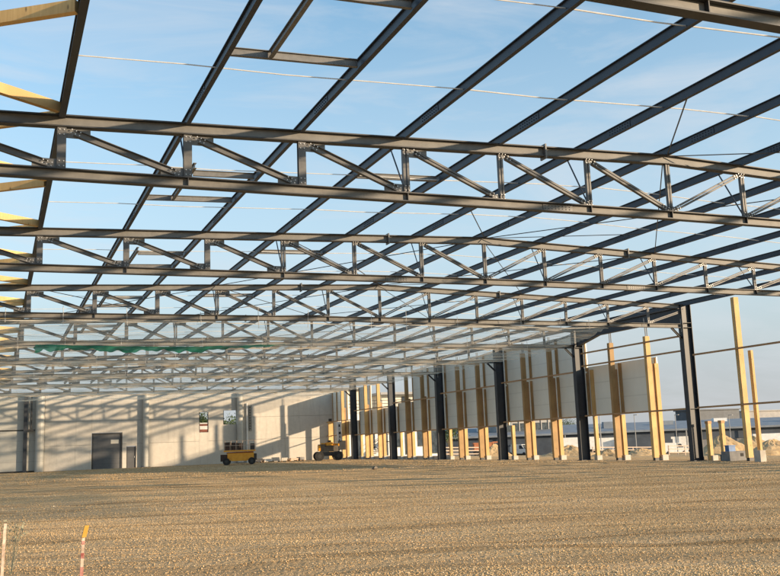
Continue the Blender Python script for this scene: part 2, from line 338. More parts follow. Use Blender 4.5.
# ------------------------------------------------------------------ roof trusses
def make_truss(k, label, bolts):
    y = ytruss(k); T = thing('roof_truss', label, 'roof truss', (0, y, 0), group='steel roof trusses spanning the hall')
    N0, N1 = -1, 13
    def X(n): return n * PAN
    tc_ = MB()
    hc = .25
    for a, b in ((N0, 6), (6, N1)):
        tc_.ibeam((X(a) - (.3 if a == N0 else 0), 0, ztop(a) + hc / 2), (X(b) - (.22 if b == N1 else 0), 0, ztop(b) + hc / 2), (0, 1, 0), .2, hc, .026, .012)
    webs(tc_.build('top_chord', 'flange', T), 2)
    bc_ = MB()
    for a, b in ((N0, 6), (6, N1)):
        bc_.ibeam((X(a) - (.3 if a == N0 else 0), 0, zbot(a) - .11), (X(b) - (.22 if b == N1 else 0), 0, zbot(b) - .11), (0, 1, 0), .2, .22, .024, .012)
    for n in range(N0 + 1, N1):
        if n % 2 == 1 or n > 5: bc_.box(X(n) - .008, X(n) + .008, -.092, .092, zbot(n) - .198, zbot(n) - .022)
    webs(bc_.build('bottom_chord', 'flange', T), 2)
    for n in range(N0, N1 + 1):
        zt, zb = ztop(n), zbot(n); m = MB()
        if n <= 2: m.ibeam((X(n), 0, zb), (X(n), 0, zt), (1, 0, 0), .17, .12, .012, .01)
        else:
            w = .048 if n > 3 else .06
            for s in (-1, 1): m.bar((X(n) + s * w * .78, 0, zb), (X(n) + s * w * .78, 0, zt), (1, 0, 0), w, .09)
        if n < N1: m.build('vertical_strut', 'steel', T)
    for n in range(N0, N1):
        if n < 6: e_ = .24 if n <= 3 else .16; p0 = (X(n) + e_, 0, ztop(n) - (.085 if n <= 3 else .07)); p1 = (X(n + 1) - e_, 0, zbot(n + 1) + (.085 if n <= 3 else .07)); ga = (n, 't', 1); gb = (n + 1, 'b', -1)
        else: p0 = (X(n) + .16, 0, zbot(n) + .07); p1 = (X(n + 1) - .18, 0, ztop(n + 1) - .07); ga = (n, 'b', 1); gb = (n + 1, 't', -1)
        m = MB(); v0, v1 = Vector(p0), Vector(p1); d = (v1 - v0).normalized(); nrm = Vector((0, 1, 0)).cross(d)
        if n < 3: m.ibeam(p0, p1, (0, 1, 0), .11, .135, .012, .01)
        else:
            for s in (-1, 1): m.bar(v0 + nrm * s * .035, v1 + nrm * s * .035, (0, 1, 0), .09, .048)
        m.build('diagonal_brace', 'steel', T)
        for (gn, lv, s) in (ga, gb):
            if gn > N1 - 1 and lv == 't': continue
            m = MB(); big_ = gn <= 3; w = .55 if big_ else .26; x0, x1 = (X(gn) - .05, X(gn) + w) if s > 0 else (X(gn) - w, X(gn) + .05)
            gh = .2 if big_ else .11
            if lv == 't': z1 = ztop(gn) - .001; z0 = z1 - gh
            else: z0 = zbot(gn) + .001; z1 = z0 + gh
            m.box(x0, x1, -.006, .006, z0, z1)
            nf_ = len(m.f)
            if bolts:
                b = m; cz = (z0 + z1) / 2
                q0 = v0 if (gn, lv, s) == ga else v1; sg = 1 if (gn, lv, s) == ga else -1
                for i in range(3):
                    for j in (-1, 1):
                        q = q0 + d * sg * (-.06 + .085 * i) + nrm * j * .034
                        b.tube((q.x, -.052, q.z), (q.x, -.078, q.z), .0125, 6)
                for i in range(2):
                    for j in (-1, 1): b.tube((X(gn) + j * .042, -.058, cz + (i - .5) * .1), (X(gn) + j * .042, -.08, cz + (i - .5) * .1), .0125, 6)
            gp = m.build('gusset_plate', 'plate', T); two(gp, nf_, 'zinc')
    for n in (4.5, 8.5):
        m = MB(); m.box(X(n) - .02, X(n) + .02, -.13, .13, ztop(n) - .06, ztop(n) + hc + .06); m.build('splice_plate', 'plate', T)
    for n in (4.62, 8.62):
        m = MB(); m.box(X(n) - .42, X(n) + .42, -.022, -.008, zbot(n) - .18, zbot(n) - .04); nf_ = len(m.f)
        if bolts:
            b = m
            for i in range(8):
                for j in (0, 1): b.tube((X(n) - .36 + .1 * i, -.022, zbot(n) - .14 + .06 * j), (X(n) - .36 + .1 * i, -.04, zbot(n) - .14 + .06 * j), .013, 6)
        m.build('splice_plate', 'plate', T)
    # fly braces from the purlins behind down to the bottom chord at every other node
    for n in (1, 3, 5, 7, 9, 11):
        m = MB(); m.tube((X(n), .85, ztop(n) + .28), (X(n) - .02, .03, zbot(n) + .06), .02, 6); m.build('fly_brace', 'steel_blue', T)
    return T
TL = {-1: 'near dark steel truss cutting only the upper right corner of the picture', 0: 'large steel truss across the full picture, first complete one from the camera',
      1: 'steel truss directly behind the first complete truss, still clear of the netting', 2: 'steel truss whose right end meets the near dark column, net starting behind it',
      3: 'truss carrying the green netting, first one seen through the pale nets'}
for k in range(-1, 8):
    make_truss(k, TL.get(k, 'hazy steel truss behind pale nets, %s behind the green netting' % ORD[max(0, k - 4)]), k <= 2)

# ------------------------------------------------------------------ purlins: continuous beams lying on the top chords
for i, n in enumerate(range(-1, 14)):
    m = MB(); z = ztop(n) + .25 + .085; big = n in (0, 13)
    h, b = (.26, .13) if big else (.22, .095)
    y0 = -6.0
    m.ibeam((n * PAN, y0, z), (n * PAN, YB - .1, z), (1, 0, 0), b, h, .016, .012)
    lab = ('heavy dark edge beam with timber braces framing into it, leftmost in view' if n == 0 else 'eave beam along the top of the right wall' if n == 13 else
           'roof beam out of view beyond the leftmost edge beam' if n == -1 else 'long ridge purlin at the highest point of the trusses' if n == 6 else
           ('long dark purlin running into depth, %s right of the leftmost edge beam' % ORD[n - 1]) if n < 6 else ('long dark purlin running into depth, %s right of the ridge purlin' % ORD[n - 7]))
    P = m.build('purlin', 'steel_dark' if n == 0 else 'steel_blue', loc=(n * PAN, y0, z)); tag(P, lab, 'purlin', 'purlins running the length of the roof')
    if 0 < n < 13:
        for k in range(0, 5):
            s = MB(); yy = ytruss(k) - 1.4
            for sx in (-1, 1): s.box(n * PAN + sx * .008 - (.009 if sx < 0 else 0), n * PAN + sx * .008 + (.009 if sx > 0 else 0), yy - .45, yy + .45, z - .075, z + .075)
            if k < 2:
                for q in range(8):
                    for r_ in (-.035, .035):
                        for sx in (-1, 1): s.tube((n * PAN + sx * .016, yy - .36 + .1 * q, z + r_), (n * PAN + sx * .034, yy - .36 + .1 * q, z + r_), .014, 5)
            s.build('splice_plate', 'steel_blue', P, loc=None).matrix_parent_inverse = Matrix.Translation((-n * PAN, -y0, -z))

# roof-light trimmers between the second and third purlin lines
def trim(name, p0, p1, b, h, label, grp):
    m = MB(); m.ibeam(p0, p1, (0, 1, 0) if abs(p0[0] - p1[0]) > .5 else (1, 0, 0), b, h, .012, .01); o = m.build(name, 'plate'); tag(o, label, 'trimmer', grp)
for k in range(-1, 5):
    yt = ytruss(k + 1) if k >= 0 else Y1
    z1, z2 = ztop(1) + .33, ztop(2) + .33
    where = ['before the first complete truss', 'before the second truss', 'just before the nets start', 'before the green netting truss', 'just behind the green netting', 'deepest in the nets'][k + 1]
    trim('roof_trimmer', (2.56, yt - 3.72, z1), (4.94, yt - 3.72, z2), .08, .15, 'grey trimmer on the far side of the roof opening ' + where, 'roof opening trimmers')
    trim('roof_trimmer', (3.36, yt - 6.2, (z1 + z2) / 2), (4.94, yt - 6.2, z2), .08, .15, 'grey trimmer on the near side of the roof opening ' + where, 'roof opening trimmers')
    trim('roof_trimmer', (3.28, yt - 3.77 , (z1 * 2 + z2) / 3), (3.28, yt - 6.9, (z1 * 2 + z2) / 3), .08, .14, 'dark lengthwise stub beam at the roof opening ' + where, 'roof opening trimmers')
for k in (0, 1, 2):
    yt = ytruss(k) + 3.4
    trim('roof_trimmer', (7.56, yt, ztop(3) + .33), (9.94, yt, ztop(4) + .33), .08, .15, 'grey trimmer between purlins just left of the ridge, in the %s bay from the camera' % ORD[k], 'roof opening trimmers')

# sag rods: thin galvanised lines from purlin to purlin across the roof
for j, (k, o) in enumerate([(k, o) for k in range(-1, 7) for o in (0, 1)]):
    y = (Y1 + D * k + (3.34, 7.1)[o]); m = MB(); r_ = .014
    pts = [(n * PAN, y, ztop(n) + .30) for n in (0, 6, 13)]
    for a, b in zip(pts[:-1], pts[1:]):
        for q in range(8):
            t0, t1 = q / 8, (q + 1) / 8
            A_, B_ = Vector(a).lerp(Vector(b), t0), Vector(a).lerp(Vector(b), t1)
            m.tube(A_ + Vector((0, 0, .02 * math.sin(q * 2.1))), B_ + Vector((0, 0, .02 * math.sin((q + 1) * 2.1))), r_ if a[0] > 5 or q > 3 else r_ * .8, 6)
    o_ = m.build('sag_rod', 'tube'); tag(o_, 'thin pale rod crossing all the purlins, %s such rod counted from the camera' % ORD[j], 'sag rod', 'sag rods across the purlins')

# roof bracing rods (crossed thin rods in the roof plane and hangers at the ridge)
def rod(p0, p1, label, r_=.016):
    m = MB(); m.tube(p0, p1, r_, 6); tag(m.build('bracing_rod', 'wire'), label, 'bracing rod', 'thin roof bracing rods')
def rz_(n): return ztop(n) + .2
BR = [(0, 6, 9), (1, 3, 6), (1, 6, 9), (2, 0, 3), (2, 3, 6), (2, 6, 9), (3, 6, 9)]
for i, (k, a, b) in enumerate(BR):
    ya, yb = ytruss(k), ytruss(k + 1)
    side = 'right of the ridge' if a >= 6 else ('left of the ridge' if a == 3 else 'near the left edge beam')
    nm = ['the first', 'the second', 'the third', 'the fourth'][k] + ' complete truss'
    rod((a * PAN, ya + .1, rz_(a)), (b * PAN, yb - .1, rz_(b)), 'thin dark rod %s, starting at %s' % (side, nm))
    rod((b * PAN, ya + .1, rz_(b)), (a * PAN, yb - .1, rz_(a)), 'thin dark rod %s, crossing the one from %s' % (side, nm))
for k in (0, 1, 2):
    y = ytruss(k)
    rod((15.0, y - .08, ztop(6) + .24), (12.55, y - 3.75, ztop(5) + .24), 'thin dark rod slanting left and forward from the ridge of the %s complete truss' % ORD[k], .018)
    rod((15.0, y - .08, ztop(6) + .20), (20.0, y - 2.6, ztop(8) + .22), 'thin dark rod slanting right from the ridge of the %s complete truss' % ORD[k], .014)

# timber zigzag bracing beyond the left edge beam
bi = 0
for k in range(-1, 8):
    for h_ in (0, 1):
        y0 = Y1 + D * k + D / 2 * h_; nodeY = y0 + D / 4
        for s in (0, 1):
            ya = y0 if s == 0 else y0 + D / 2
            p0 = Vector((-.08, ya + (.25 if s == 0 else -.25), ztop(0) + .33)); p1 = Vector((-3.2, nodeY + (-.1 if s == 0 else .1), ztop(0) + .30))
            m = MB(); m.bar(p0, p1, (0, 0, 1), .2, .12); 
            if y0 > 8: tag(m.build('timber_brace', 'timber'), 'warm timber brace at upper left, %s from the camera along the edge beam' % ORD[min(bi, 28)], 'timber brace', 'timber zigzag braces at the left'); bi += 1

# ------------------------------------------------------------------ right wall: steel columns
def make_column(name_label, loc, group):
    T = thing('steel_column', name_label, 'steel column', loc, group=group)
    m = MB(); m.ibeam((-.22, 0, .03), (-.22, 0, 8.1), (0, 1, 0), .34, .46, .03, .016)
    # (flanges face along X: the profile's depth must lie along X)
    m.v = []; m.f = []
    m.box(-.45, -.42, -.17, .17, .03, 8.12).box(.15, .18, -.17, .17, .03, 8.12).box(-.42, .15, -.009, .009, .03, 8.12)
    for z in (2.66, 6.9, 7.15): m.box(-.418, .148, -.15, -.01, z, z + .015)
    m.build('shaft', 'steel_dark', T)
    b = MB(); b.box(-.55, .28, -.26, .26, 0, .03); b.build('base_plate', 'steel_dark', T)
    c = MB(); c.ibeam((-.45, 0, 6.35), (-1.05, 0, 6.9), (0, 1, 0), .1, .1, .01, .01); c.build('knee_brace', 'steel_dark', T)
    return T
cl_ = ['near dark steel column with sunlit web, standing right of the timber posts', 'dark steel column with tapered haunch at its head', 'dark steel column between the two fully panelled bays',
       'dark steel column left of the fully panelled bays', 'dark steel column at the open upper wall before the pale building', 'last slim dark steel column near the back corner']
col0 = make_column(cl_[0], (XW, ytruss(2), 0), 'dark columns along the right wall')
for k in range(3, 8): dup(col0, (XW, ytruss(k), 0), cl_[k - 2])
for k in (0, 1): dup(col0, (XW, Y1 + D * k, 0), 'steel column of the right wall outside the picture', group='columns beyond the picture edge')

# eave beam with haunches in the braced bay
ha = MB(); ya, yb = ytruss(2) + .18, ytruss(3) - .18
prof = [(ya, 8.0), (ya, 7.0), (ya + 1.9, 7.42), (yb - 2.4, 7.42), (yb, 6.95), (yb, 8.0)]
v = [(XW - .30, y, z) for y, z in prof] + [(XW - .24, y, z) for y, z in prof]; n = len(prof)
ha.add(v, [tuple(range(n)), tuple(range(n, 2 * n))[::-1]] + [(i, n + i, n + (i + 1) % n, (i + 1) % n) for i in range(n)])
for (a, b) in ((1, 2), (2, 3), (3, 4)):
    ha.bar((XW - .27, prof[a][0], prof[a][1]), (XW - .27, prof[b][0], prof[b][1]), (1, 0, 0), .26, .03)
ha.bar((XW - .27, ya, 8.0), (XW - .27, yb, 8.0), (1, 0, 0), .26, .03)
tag(ha.build('haunched_beam', 'steel_dark'), 'dark eave beam with tapered haunches joining the two nearest columns', 'eave beam')

# timber posts
def make_post(label, loc, h_in, h_out, filler=True, brown=False, group='timber posts of the right wall'):
    T = thing('timber_post', label, 'timber post', loc, group=group)
    MB().box(-.24, .058, -.11, .11, .16, h_in).build('inner_member', 'timber_brown_shade' if brown else 'timber', T)  # brown: shaded timber tone for inner members of panelled bays
    if filler: MB().box(.06, .26, -.03, .05, .16, min(h_in - .3, 5.3)).build('spacer_board', 'timber_dark', T)
    MB().box(*((.26, .52) if filler else (.52, .66)), -.11, .09, .3, h_out).build('outer_member', 'timber', T)
    MB().box(-.20, .05, -.1, .1, 0, .158).build('steel_shoe', 'frame_dark', T)
    MB().box(*((.235, .62) if filler else (.45, .75)), -.2, .14, -.05, .298).build('footing', 'concrete_light', T)
    if h_in < 7.6:
        s = MB()
        for sx in (-.13, -.02): s.box(sx, sx + .035, -.02, .02, h_in - .1, 8.0)
        s.build('hanger_angle', 'steel', T)
    return T
rows = {2: (2.68, 5.7, None), 3: (2.65, 5.4, 7.9), 4: (2.42, 5.28, 7.85), 5: (2.42, 5.05, 7.75), 6: (2.42, 4.8, 7.2)}
def pl(k, j): return Y1 + D * k + D / 3 * j
desc = {1: ('tall golden post right of the near column, beside the sand heaps', 'timber post beyond the right edge of the picture'),
        2: ('sunlit post left of the near dark column, panels only on its left', 'golden post between the two nearest grey panels'),
        3: ('post of the first fully panelled bay, nearer one', 'post of the first fully panelled bay, deeper one'),
        4: ('post of the second fully panelled bay, nearer one', 'post of the second fully panelled bay, deeper one'),
        5: ('post between the deepest pair of full height panels', 'post where the full height panels end and the upper wall opens'),
        6: ('golden post in the open upper wall, nearer of two', 'golden post in the open upper wall, deeper of two'), 7: ('timber post nearest the back corner', None)}
for k in range(1, 8):
    for j in (1, 2):
        if desc[k][j - 1] is None: continue
        full = k in (3, 4) or (k == 5)
        hi = {1: 7.95, 2: 6.85}.get(k, 7.25)
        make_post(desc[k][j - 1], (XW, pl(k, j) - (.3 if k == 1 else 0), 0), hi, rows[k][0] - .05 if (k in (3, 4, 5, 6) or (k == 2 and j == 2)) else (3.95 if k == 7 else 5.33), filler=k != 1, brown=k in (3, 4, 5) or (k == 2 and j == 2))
for k in (-1, 0):
    for j in (1, 2): make_post('timber post of the right wall outside the picture', (XW, pl(k, j), 0), 7.9, 2.6, False, False, 'posts beyond the picture edge')
# single timbers beside the columns
for k in range(3, 8):
    T = thing('timber_stud', 'slim timber stud beside the %s' % ' '.join(cl_[k - 2].split(',')[0].split()[:10]), 'timber stud', (XW + .36, ytruss(k) - .55, 0), group='studs beside the steel columns')
    MB().box(-.02, .2, -.1, .1, .28, 2.4 if k > 3 else 5.5).build('stud', 'timber', T); MB().box(-.06, .3, -.16, .16, -.05, .278).build('footing', 'concrete_light', T)
for y, lab in ((38.62, 'short timber stub post close to the near dark column'), (37.66, 'short timber stub post between the near column and tall golden post')):
    T = thing('stub_post', lab, 'stub post', (XW + .25, y, 0), group='short stub posts')
    MB().box(-.1, .1, -.1, .1, .02, 1.86).build('stub', 'timber', T); MB().box(-.12, .12, -.12, .12, 1.862, 2.0).build('steel_cap', 'timber_dark', T)
    MB().box(-.05, .28, -.2, .2, -.05, .26).build('footing', 'concrete_light' if y > 38 else 'frame_dark', T) if y > 38 else MB().box(-.14, .14, -.14, .14, -.03, .3).build('footing', 'frame_dark', T)

# panels and rails
bayname = {2: 'the bay next to the near column', 3: 'the first fully panelled bay', 4: 'the second fully panelled bay', 5: 'the bay left of the fully panelled ones', 6: 'the bay with open upper wall', 7: 'the back corner bay'}
subname = ['nearest', 'middle', 'deepest']
def panel(k, j, z0, z1, row):
    y0 = pl(k, j) + .02; y1 = pl(k, j + 1) - .02
    if y1 > YB: y1 = YB - .05
    T = MB().box(XW + .5, XW + .58, y0, y1, z0 + .004, z1 - .004).build('wall_panel', 'panel', loc=(XW + .5, y0, z0))
    tag(T, 'pale grey %s wall panel, %s of %s' % (row, subname[j], bayname[k]), 'wall panel', 'pale cladding panels of the right wall')
    fr = MB(); 
    for yy in (y0 + .02, y1 - .12): fr.box(XW + .44, XW + .495, yy, yy + .09, z0 + .05, z1 - .05)
    fr.build('edge_batten', 'timber_brown_shade', T).matrix_parent_inverse = Matrix.Translation((-XW - .5, -y0, -z0))
for j in (1, 2): panel(2, j, 2.68, 5.7, 'lower')
for k in (3, 4):
    for j in range(3): panel(k, j, rows[k][0], rows[k][1], 'lower'); panel(k, j, rows[k][1], rows[k][2], 'upper')
for j in range(3): panel(5, j, rows[5][0], rows[5][1], 'lower')
for j in (0, 1): panel(5, j, rows[5][1], rows[5][2], 'upper')
for j in range(3): panel(6, j, rows[6][0], rows[6][1], 'lower')
panel(6, 2, 4.82, 7.2, 'upper')
panel(7, 0, 2.55, 3.9, 'lower'); panel(7, 1, 4.0, 7.2, 'upper'); panel(7, 2, 4.0, 7.2, 'upper'); panel(7, 2, .1, 3.98, 'lower')
def rail(k, z, what, y0=None, y1=None):
    y0 = Y1 + D * k + .22 if y0 is None else y0; y1 = min(Y1 + D * (k + 1) - .55, YB - .1) if y1 is None else y1
    o = MB().box(XW - .30, XW - .222, y0, y1, z - .045, z + .045).build('wall_rail', 'timber_dark', loc=(XW, y0, z)); return o
for k in range(2, 8):
    zz = rows.get(k, (2.5, 3.95, None))
    tag(rail(k, zz[0], ''), 'brown rail under the lower panels of ' + bayname[k], 'wall rail', 'rails along the right wall')
    tag(rail(k, zz[1] + .02, ''), 'brown rail above the lower panels of ' + bayname[k], 'wall rail', 'rails along the right wall')
tag(rail(2, 6.5, ''), 'highest brown rail with sky behind in the bay next to the near column', 'wall rail', 'rails along the right wall')
for z, w in ((2.7, 'low'), (5.42, 'high')):
    tag(rail(1, z, '', 29.3, 38.7), '%s brown rail right of the tall golden post at the picture edge' % w, 'wall rail', 'rails along the right wall')
for k in (0,):
    for z in (5.42,): tag(rail(k, z, ''), 'rail of the right wall outside the picture', 'wall rail', 'rails beyond the picture edge')
# low concrete upstand under the open strip, deep bays
for k in (5, 6, 7):
    tag(MB().box(XW + .62, XW + .85, Y1 + D * k + .1, min(Y1 + D * (k + 1) - .1, 98.2), -.1, .28).build('concrete_upstand', 'concrete_light'), 'low concrete upstand outside ' + bayname[k], 'upstand', 'low concrete upstands')

# ------------------------------------------------------------------ back wall
BW = thing('concrete_wall', 'tall concrete back wall with roof shadows, doors and two window holes', 'back wall', (0, YB, 0))
HB = 7.35
def slab(x0, x1, z0, z1, mat='cwall', y0=0., y1=.25, name='wall_panel'):
    return MB().box(x0 + .012, x1 - .012, y0, y1, z0 + .012, z1 - .012).build(name, mat, BW)
# left sheet-clad part
MB().box(-14, 3.3, .14, .2, -.1, HB).build('sheet_backing', 'frame_dark', BW)
for x0, x1 in ((-14, -6), (-6, 1.6), (1.6, 3.3)):
    for z0, z1 in ((.12, 3.95), (4.05, HB)): slab(x0, x1, z0, z1, 'panel_grey', .0, .12)
# concrete part: rows split at joints, with openings for the doors and windows
MB().box(3.3, 7.7, .2, .24, 0, HB).box(10.65, 11.05, .2, .24, 0, HB).box(7.7, 10.65, .2, .24, 3.55, HB).box(11.05, 12.0, .2, .24, 2.15, HB).box(12.0, 18.35, .2, .24, 0, HB) \
    .box(18.35, 19.3, .2, .24, 0, 3.3).box(18.35, 19.3, .2, .24, 5.35, HB).box(19.3, 20.85, .2, .24, 0, HB).box(20.85, 22.25, .2, .24, 0, 4.05).box(20.85, 22.25, .2, .24, 5.5, HB).box(22.25, 33.2, .2, .24, 0, HB).build('joint_backing', 'concrete_grey', BW)
xs = [3.3, 7.7, 10.65, 11.05, 12.0, 12.9, 18.35, 19.3, 20.85, 22.25, 27.5, 33.2]
zs = [0, 2.15, 2.4, 3.3, 3.55, 4.05, 4.75, 5.35, 5.5, HB]
def opening(x, z):
    return (7.7 < x < 10.65 and z < 3.55) or (11.05 < x < 12.0 and z < 2.15) or (18.35 < x < 19.3 and 3.3 < z < 5.35) or (20.85 < x < 22.25 and 4.05 < z < 5.5)
def wallpiece(x0, x1, z0, z1):
    MB().box(x0, x1, 0, .199, z0, z1).build('wall_panel', 'cwall', BW)
J = .02
segs = [(3.3, 7.7, [(0, 2.4), (2.4, 4.75), (4.75, HB)]), (7.7, 10.65, [(3.55, 4.75), (4.75, HB)]), (10.65, 11.05, [(0, 2.4), (2.4, 4.75), (4.75, HB)]), (11.05, 12.0, [(2.15, 4.75), (4.75, HB)]), (12.0, 12.9, [(0, 2.4), (2.4, 4.75), (4.75, HB)]),
        (12.9, 18.35, [(0, 2.4), (2.4, 4.75), (4.75, HB)]), (18.35, 19.3, [(0, 3.3), (5.35, HB)]), (19.3, 20.85, [(0, 2.4), (2.4, 4.75), (4.75, HB)]), (20.85, 22.25, [(0, 4.05), (5.5, HB)]),
        (22.25, 27.5, [(0, 2.4), (2.4, 4.75), (4.75, HB)]), (27.5, 33.2, [(0, 2.4), (2.4, 4.75), (4.75, HB)])]
for x0, x1, zz in segs:
    vj = J if (x1 - x0) > 3 else 0
    for z0, z1 in zz: wallpiece(x0 + vj / 2, x1 - vj / 2, z0 + J / 2, z1 - J / 2)
d = MB().box(7.72, 10.63, .10, .17, .02, 3.53).build('door', 'door_dark', BW)
MB().box(7.72, 7.86, .02, .098, .02, 3.53).box(10.49, 10.63, .02, .098, .02, 3.53).box(7.861, 10.489, .02, .098, 3.4, 3.53).build('door_frame', 'frame_dark', d)
MB().box(9.55, 10.3, .085, .099, 2.45, 2.85).build('vision_panel', 'cream', d)
d2 = MB().box(11.09, 11.96, .10, .16, .02, 2.11).build('door', 'door_dark', BW)
MB().box(11.07, 11.13, .02, .098, 0, 2.13).box(11.92, 11.98, .02, .098, 0, 2.13).build('door_frame', 'frame_dark', d2); MB().box(11.82, 11.86, .05, .099, 1., 1.15).build('handle', 'zinc', d2)
w = MB().box(18.36, 18.42, .05, .19, 3.31, 5.34).box(19.23, 19.29, .05, .19, 3.31, 5.34).build('window_frame', 'frame_dark', BW)
MB().box(18.42, 19.23, .07, .10, 3.35, 3.6).box(18.42, 19.23, .07, .10, 3.95, 4.15).build('guard_board', 'brown_red', w)
MB().box(18.42, 19.23, .07, .10, 3.602, 3.948).box(18.42, 19.23, .07, .1, 4.16, 4.28).build('guard_board', 'white', w)
MB().box(20.86, 20.93, .05, .19, 4.06, 5.49).build('window_frame', 'frame_dark', BW)
# columns along the back wall
for x, w_, lab, mt in ((1.55, .34, 'narrow dark column at the far left of the back wall', 'steel_dark'), (12.9, .62, 'round shaded grey column right of the small dark door', 'panel_grey'), (22.55, .62, 'grey column behind the yellow scissor lift', 'panel_grey')):
    T = thing('wall_column', lab, 'column', (x, YB - .35, 0), group='columns before the back wall')
    if w_ < .4: MB().box(-w_ / 2, w_ / 2, -.2, .2, .02, HB).build('shaft', mt, T)
    else: MB().tube((0, 0, .02), (0, 0, HB), w_ / 2, 24).build('shaft', mt, T, smooth=False)
    MB().box(-w_ / 2 - .1, w_ / 2 + .1, -.32, .32, -.02, .05).build('base_plate', 'steel_dark', T)
T = thing('round_pillar', 'broad grey round pillar beside the narrow dark column, far left', 'pillar', (2.85, YB - .32, 0)); MB().tube((0, 0, 0), (0, 0, HB), .42, 24).build('shaft', 'panel_grey', T, smooth=False); MB().box(-1.2, .44, -.06, .06, 3.92, 4.08).build('cross_rail', 'frame_dark', T)
MB().box(-.84, -.72, -.06, .06, 4.1, HB).build('drop_rail', 'frame_dark', T)
tag(MB().tube((23.35, YB - .15, 0), (23.35, YB - .15, 6.2), .09, 10).build('wall_pipe', 'white'), 'slim pale pipe on the back wall right of the grey column', 'pipe')
lad = thing('wall_ladder', 'dark narrow ladder strip fixed beside the pale pipe on the back wall', 'ladder', (23.7, YB - .12, 3.3))
lb = MB().box(-.12, -.08, -.04, .04, 0, 2.7).box(.08, .12, -.04, .04, 0, 2.7); lb.build('stile', 'frame_dark', lad)
[MB().box(-.08, .08, -.02, .02, .2 + .28 * i, .25 + .28 * i).build('rung', 'frame_dark', lad) for i in range(9)]

# ------------------------------------------------------------------ safety nets slung below the trusses
def net(k0, label, y0, y1, x0=-4, xf=31.9, xb=31.9, sag=.34):
    nxn, nyn = 150, 60; m = MB()
    us = np.linspace(0, 1, nxn); vs_ = np.linspace(0, 1, nyn); V = []
    for v_ in vs_:
        for u_ in us:
            x1 = xf + (xb - xf) * v_; x = x0 + (x1 - x0) * u_; y = y0 + (y1 - y0) * v_
            z = 6.93 - sag * max(0, math.sin(math.pi * v_)) ** .6 - .05 * abs(math.sin(math.pi * x / PAN)) * math.sin(math.pi * v_) - .04 * abs(math.sin(math.pi * x / PAN / 2 + k0)) \
                + .03 * math.sin(x * 2.3 + y * .6 + k0) + .035 * math.sin(y * 2.9 + x * .35 + 2 * k0) + .03 * math.sin(y * 6.1 - x * .8)
            V.append((x, y, z))
    F = [(j * nxn + i, j * nxn + i + 1, (j + 1) * nxn + i + 1, (j + 1) * nxn + i) for j in range(nyn - 1) for i in range(nxn - 1)]
    m.add(V, F); o = m.build('safety_net', 'net', smooth=True); tag(o, label, 'safety net', 'pale safety nets slung below the roof')
    bm = MB(); nu = 240; V = []
    for i in range(nu):
        x = x0 + (xf - x0) * i / (nu - 1); dr = .12 + .05 * math.sin(x * 1.1 + k0) + .03 * math.sin(x * 3.7) + .03 * math.sin(x * 9.1 + k0)
        for j in range(5):
            t_ = j / 4; V.append((x, y0 + .10 + .05 * math.sin(x * 6 + t_ * 3 + k0), 6.94 - dr * t_ - .04 * abs(math.sin(math.pi * x / PAN / 2 + k0))))
    bm.add(V, [(i * 5 + j, (i + 1) * 5 + j, (i + 1) * 5 + j + 1, i * 5 + j + 1) for i in range(nu - 1) for j in range(4)])
    if k0 > 2: bm.build('bunched_edge', 'netdense', o, smooth=True)
    x1 = xf; rp = MB(); rp.path([(x0 + (x1 - x0) * i / 40, y0, 6.86 - .07 * abs(math.sin(math.pi * (x0 + (x1 - x0) * i / 40) / PAN / 2 + k0))) for i in range(41)], .018, 5); rp.build('edge_rope', 'tube', o)
    if k0 < 6:
        for i in range(14):
            c_ = MB()
            x = i * PAN - .6 + random.uniform(-.7, .7); dz = random.uniform(.25, .6)
            c_.tube((x, y0 - .13, 6.86 - dz * .5), (x + random.uniform(-.03, .03), y0 - .13, 7.0 + dz * .9), .012, 4)
            c_.build('hanging_cord', 'tube', o)
    return o
for k in range(2, 8):
    y1_ = ytruss(k + 1) - .05 if k < 7 else YB - .2
    net(k, ['pale safety net in the first netted bay, nearest the camera', 'pale safety net just behind the green netting truss', 'pale safety net two bays behind where the nets start', 'pale safety net three bays behind where the nets start', 'pale safety net in the last bay but one', 'pale safety net touching the back wall'][k - 2], ytruss(k) + .05, y1_, xf=27.5 if k == 2 else 30.9, xb=30.9, sag=.10 if k == 2 else .15)
gm = MB(); V = []; nu, nv = 160, 16; yk = ytruss(3) - 1.0
for i in range(nu):
    u_ = i / (nu - 1); x = .55 + 12.6 * u_
    for j in range(nv):
        t_ = j / (nv - 1); drop = (.25 + .05 * math.sin(x * 1.7) + .05 * math.sin(x * 5.3) + .03 * math.sin(x * 11)) * (1 - .75 * max(0, u_ - .62) / .38) * (1.35 if u_ < .03 else 1)
        V.append((x + .05 * math.sin(t_ * 9 + x), yk + .06 * math.sin(x * 3.1 + t_ * 5) + .05 * math.sin(x * 9 + t_ * 2), 6.86 - drop * t_ - .08 * math.sin(u_ * 3.14) + .25 * max(0, u_ - .6)))
gm.add(V, [(i * nv + j, (i + 1) * nv + j, (i + 1) * nv + j + 1, i * nv + j + 1) for i in range(nu - 1) for j in range(nv - 1)])
tag(gm.build('green_netting', 'greennet', smooth=True), 'gathered green netting hung along a truss at the left', 'netting')

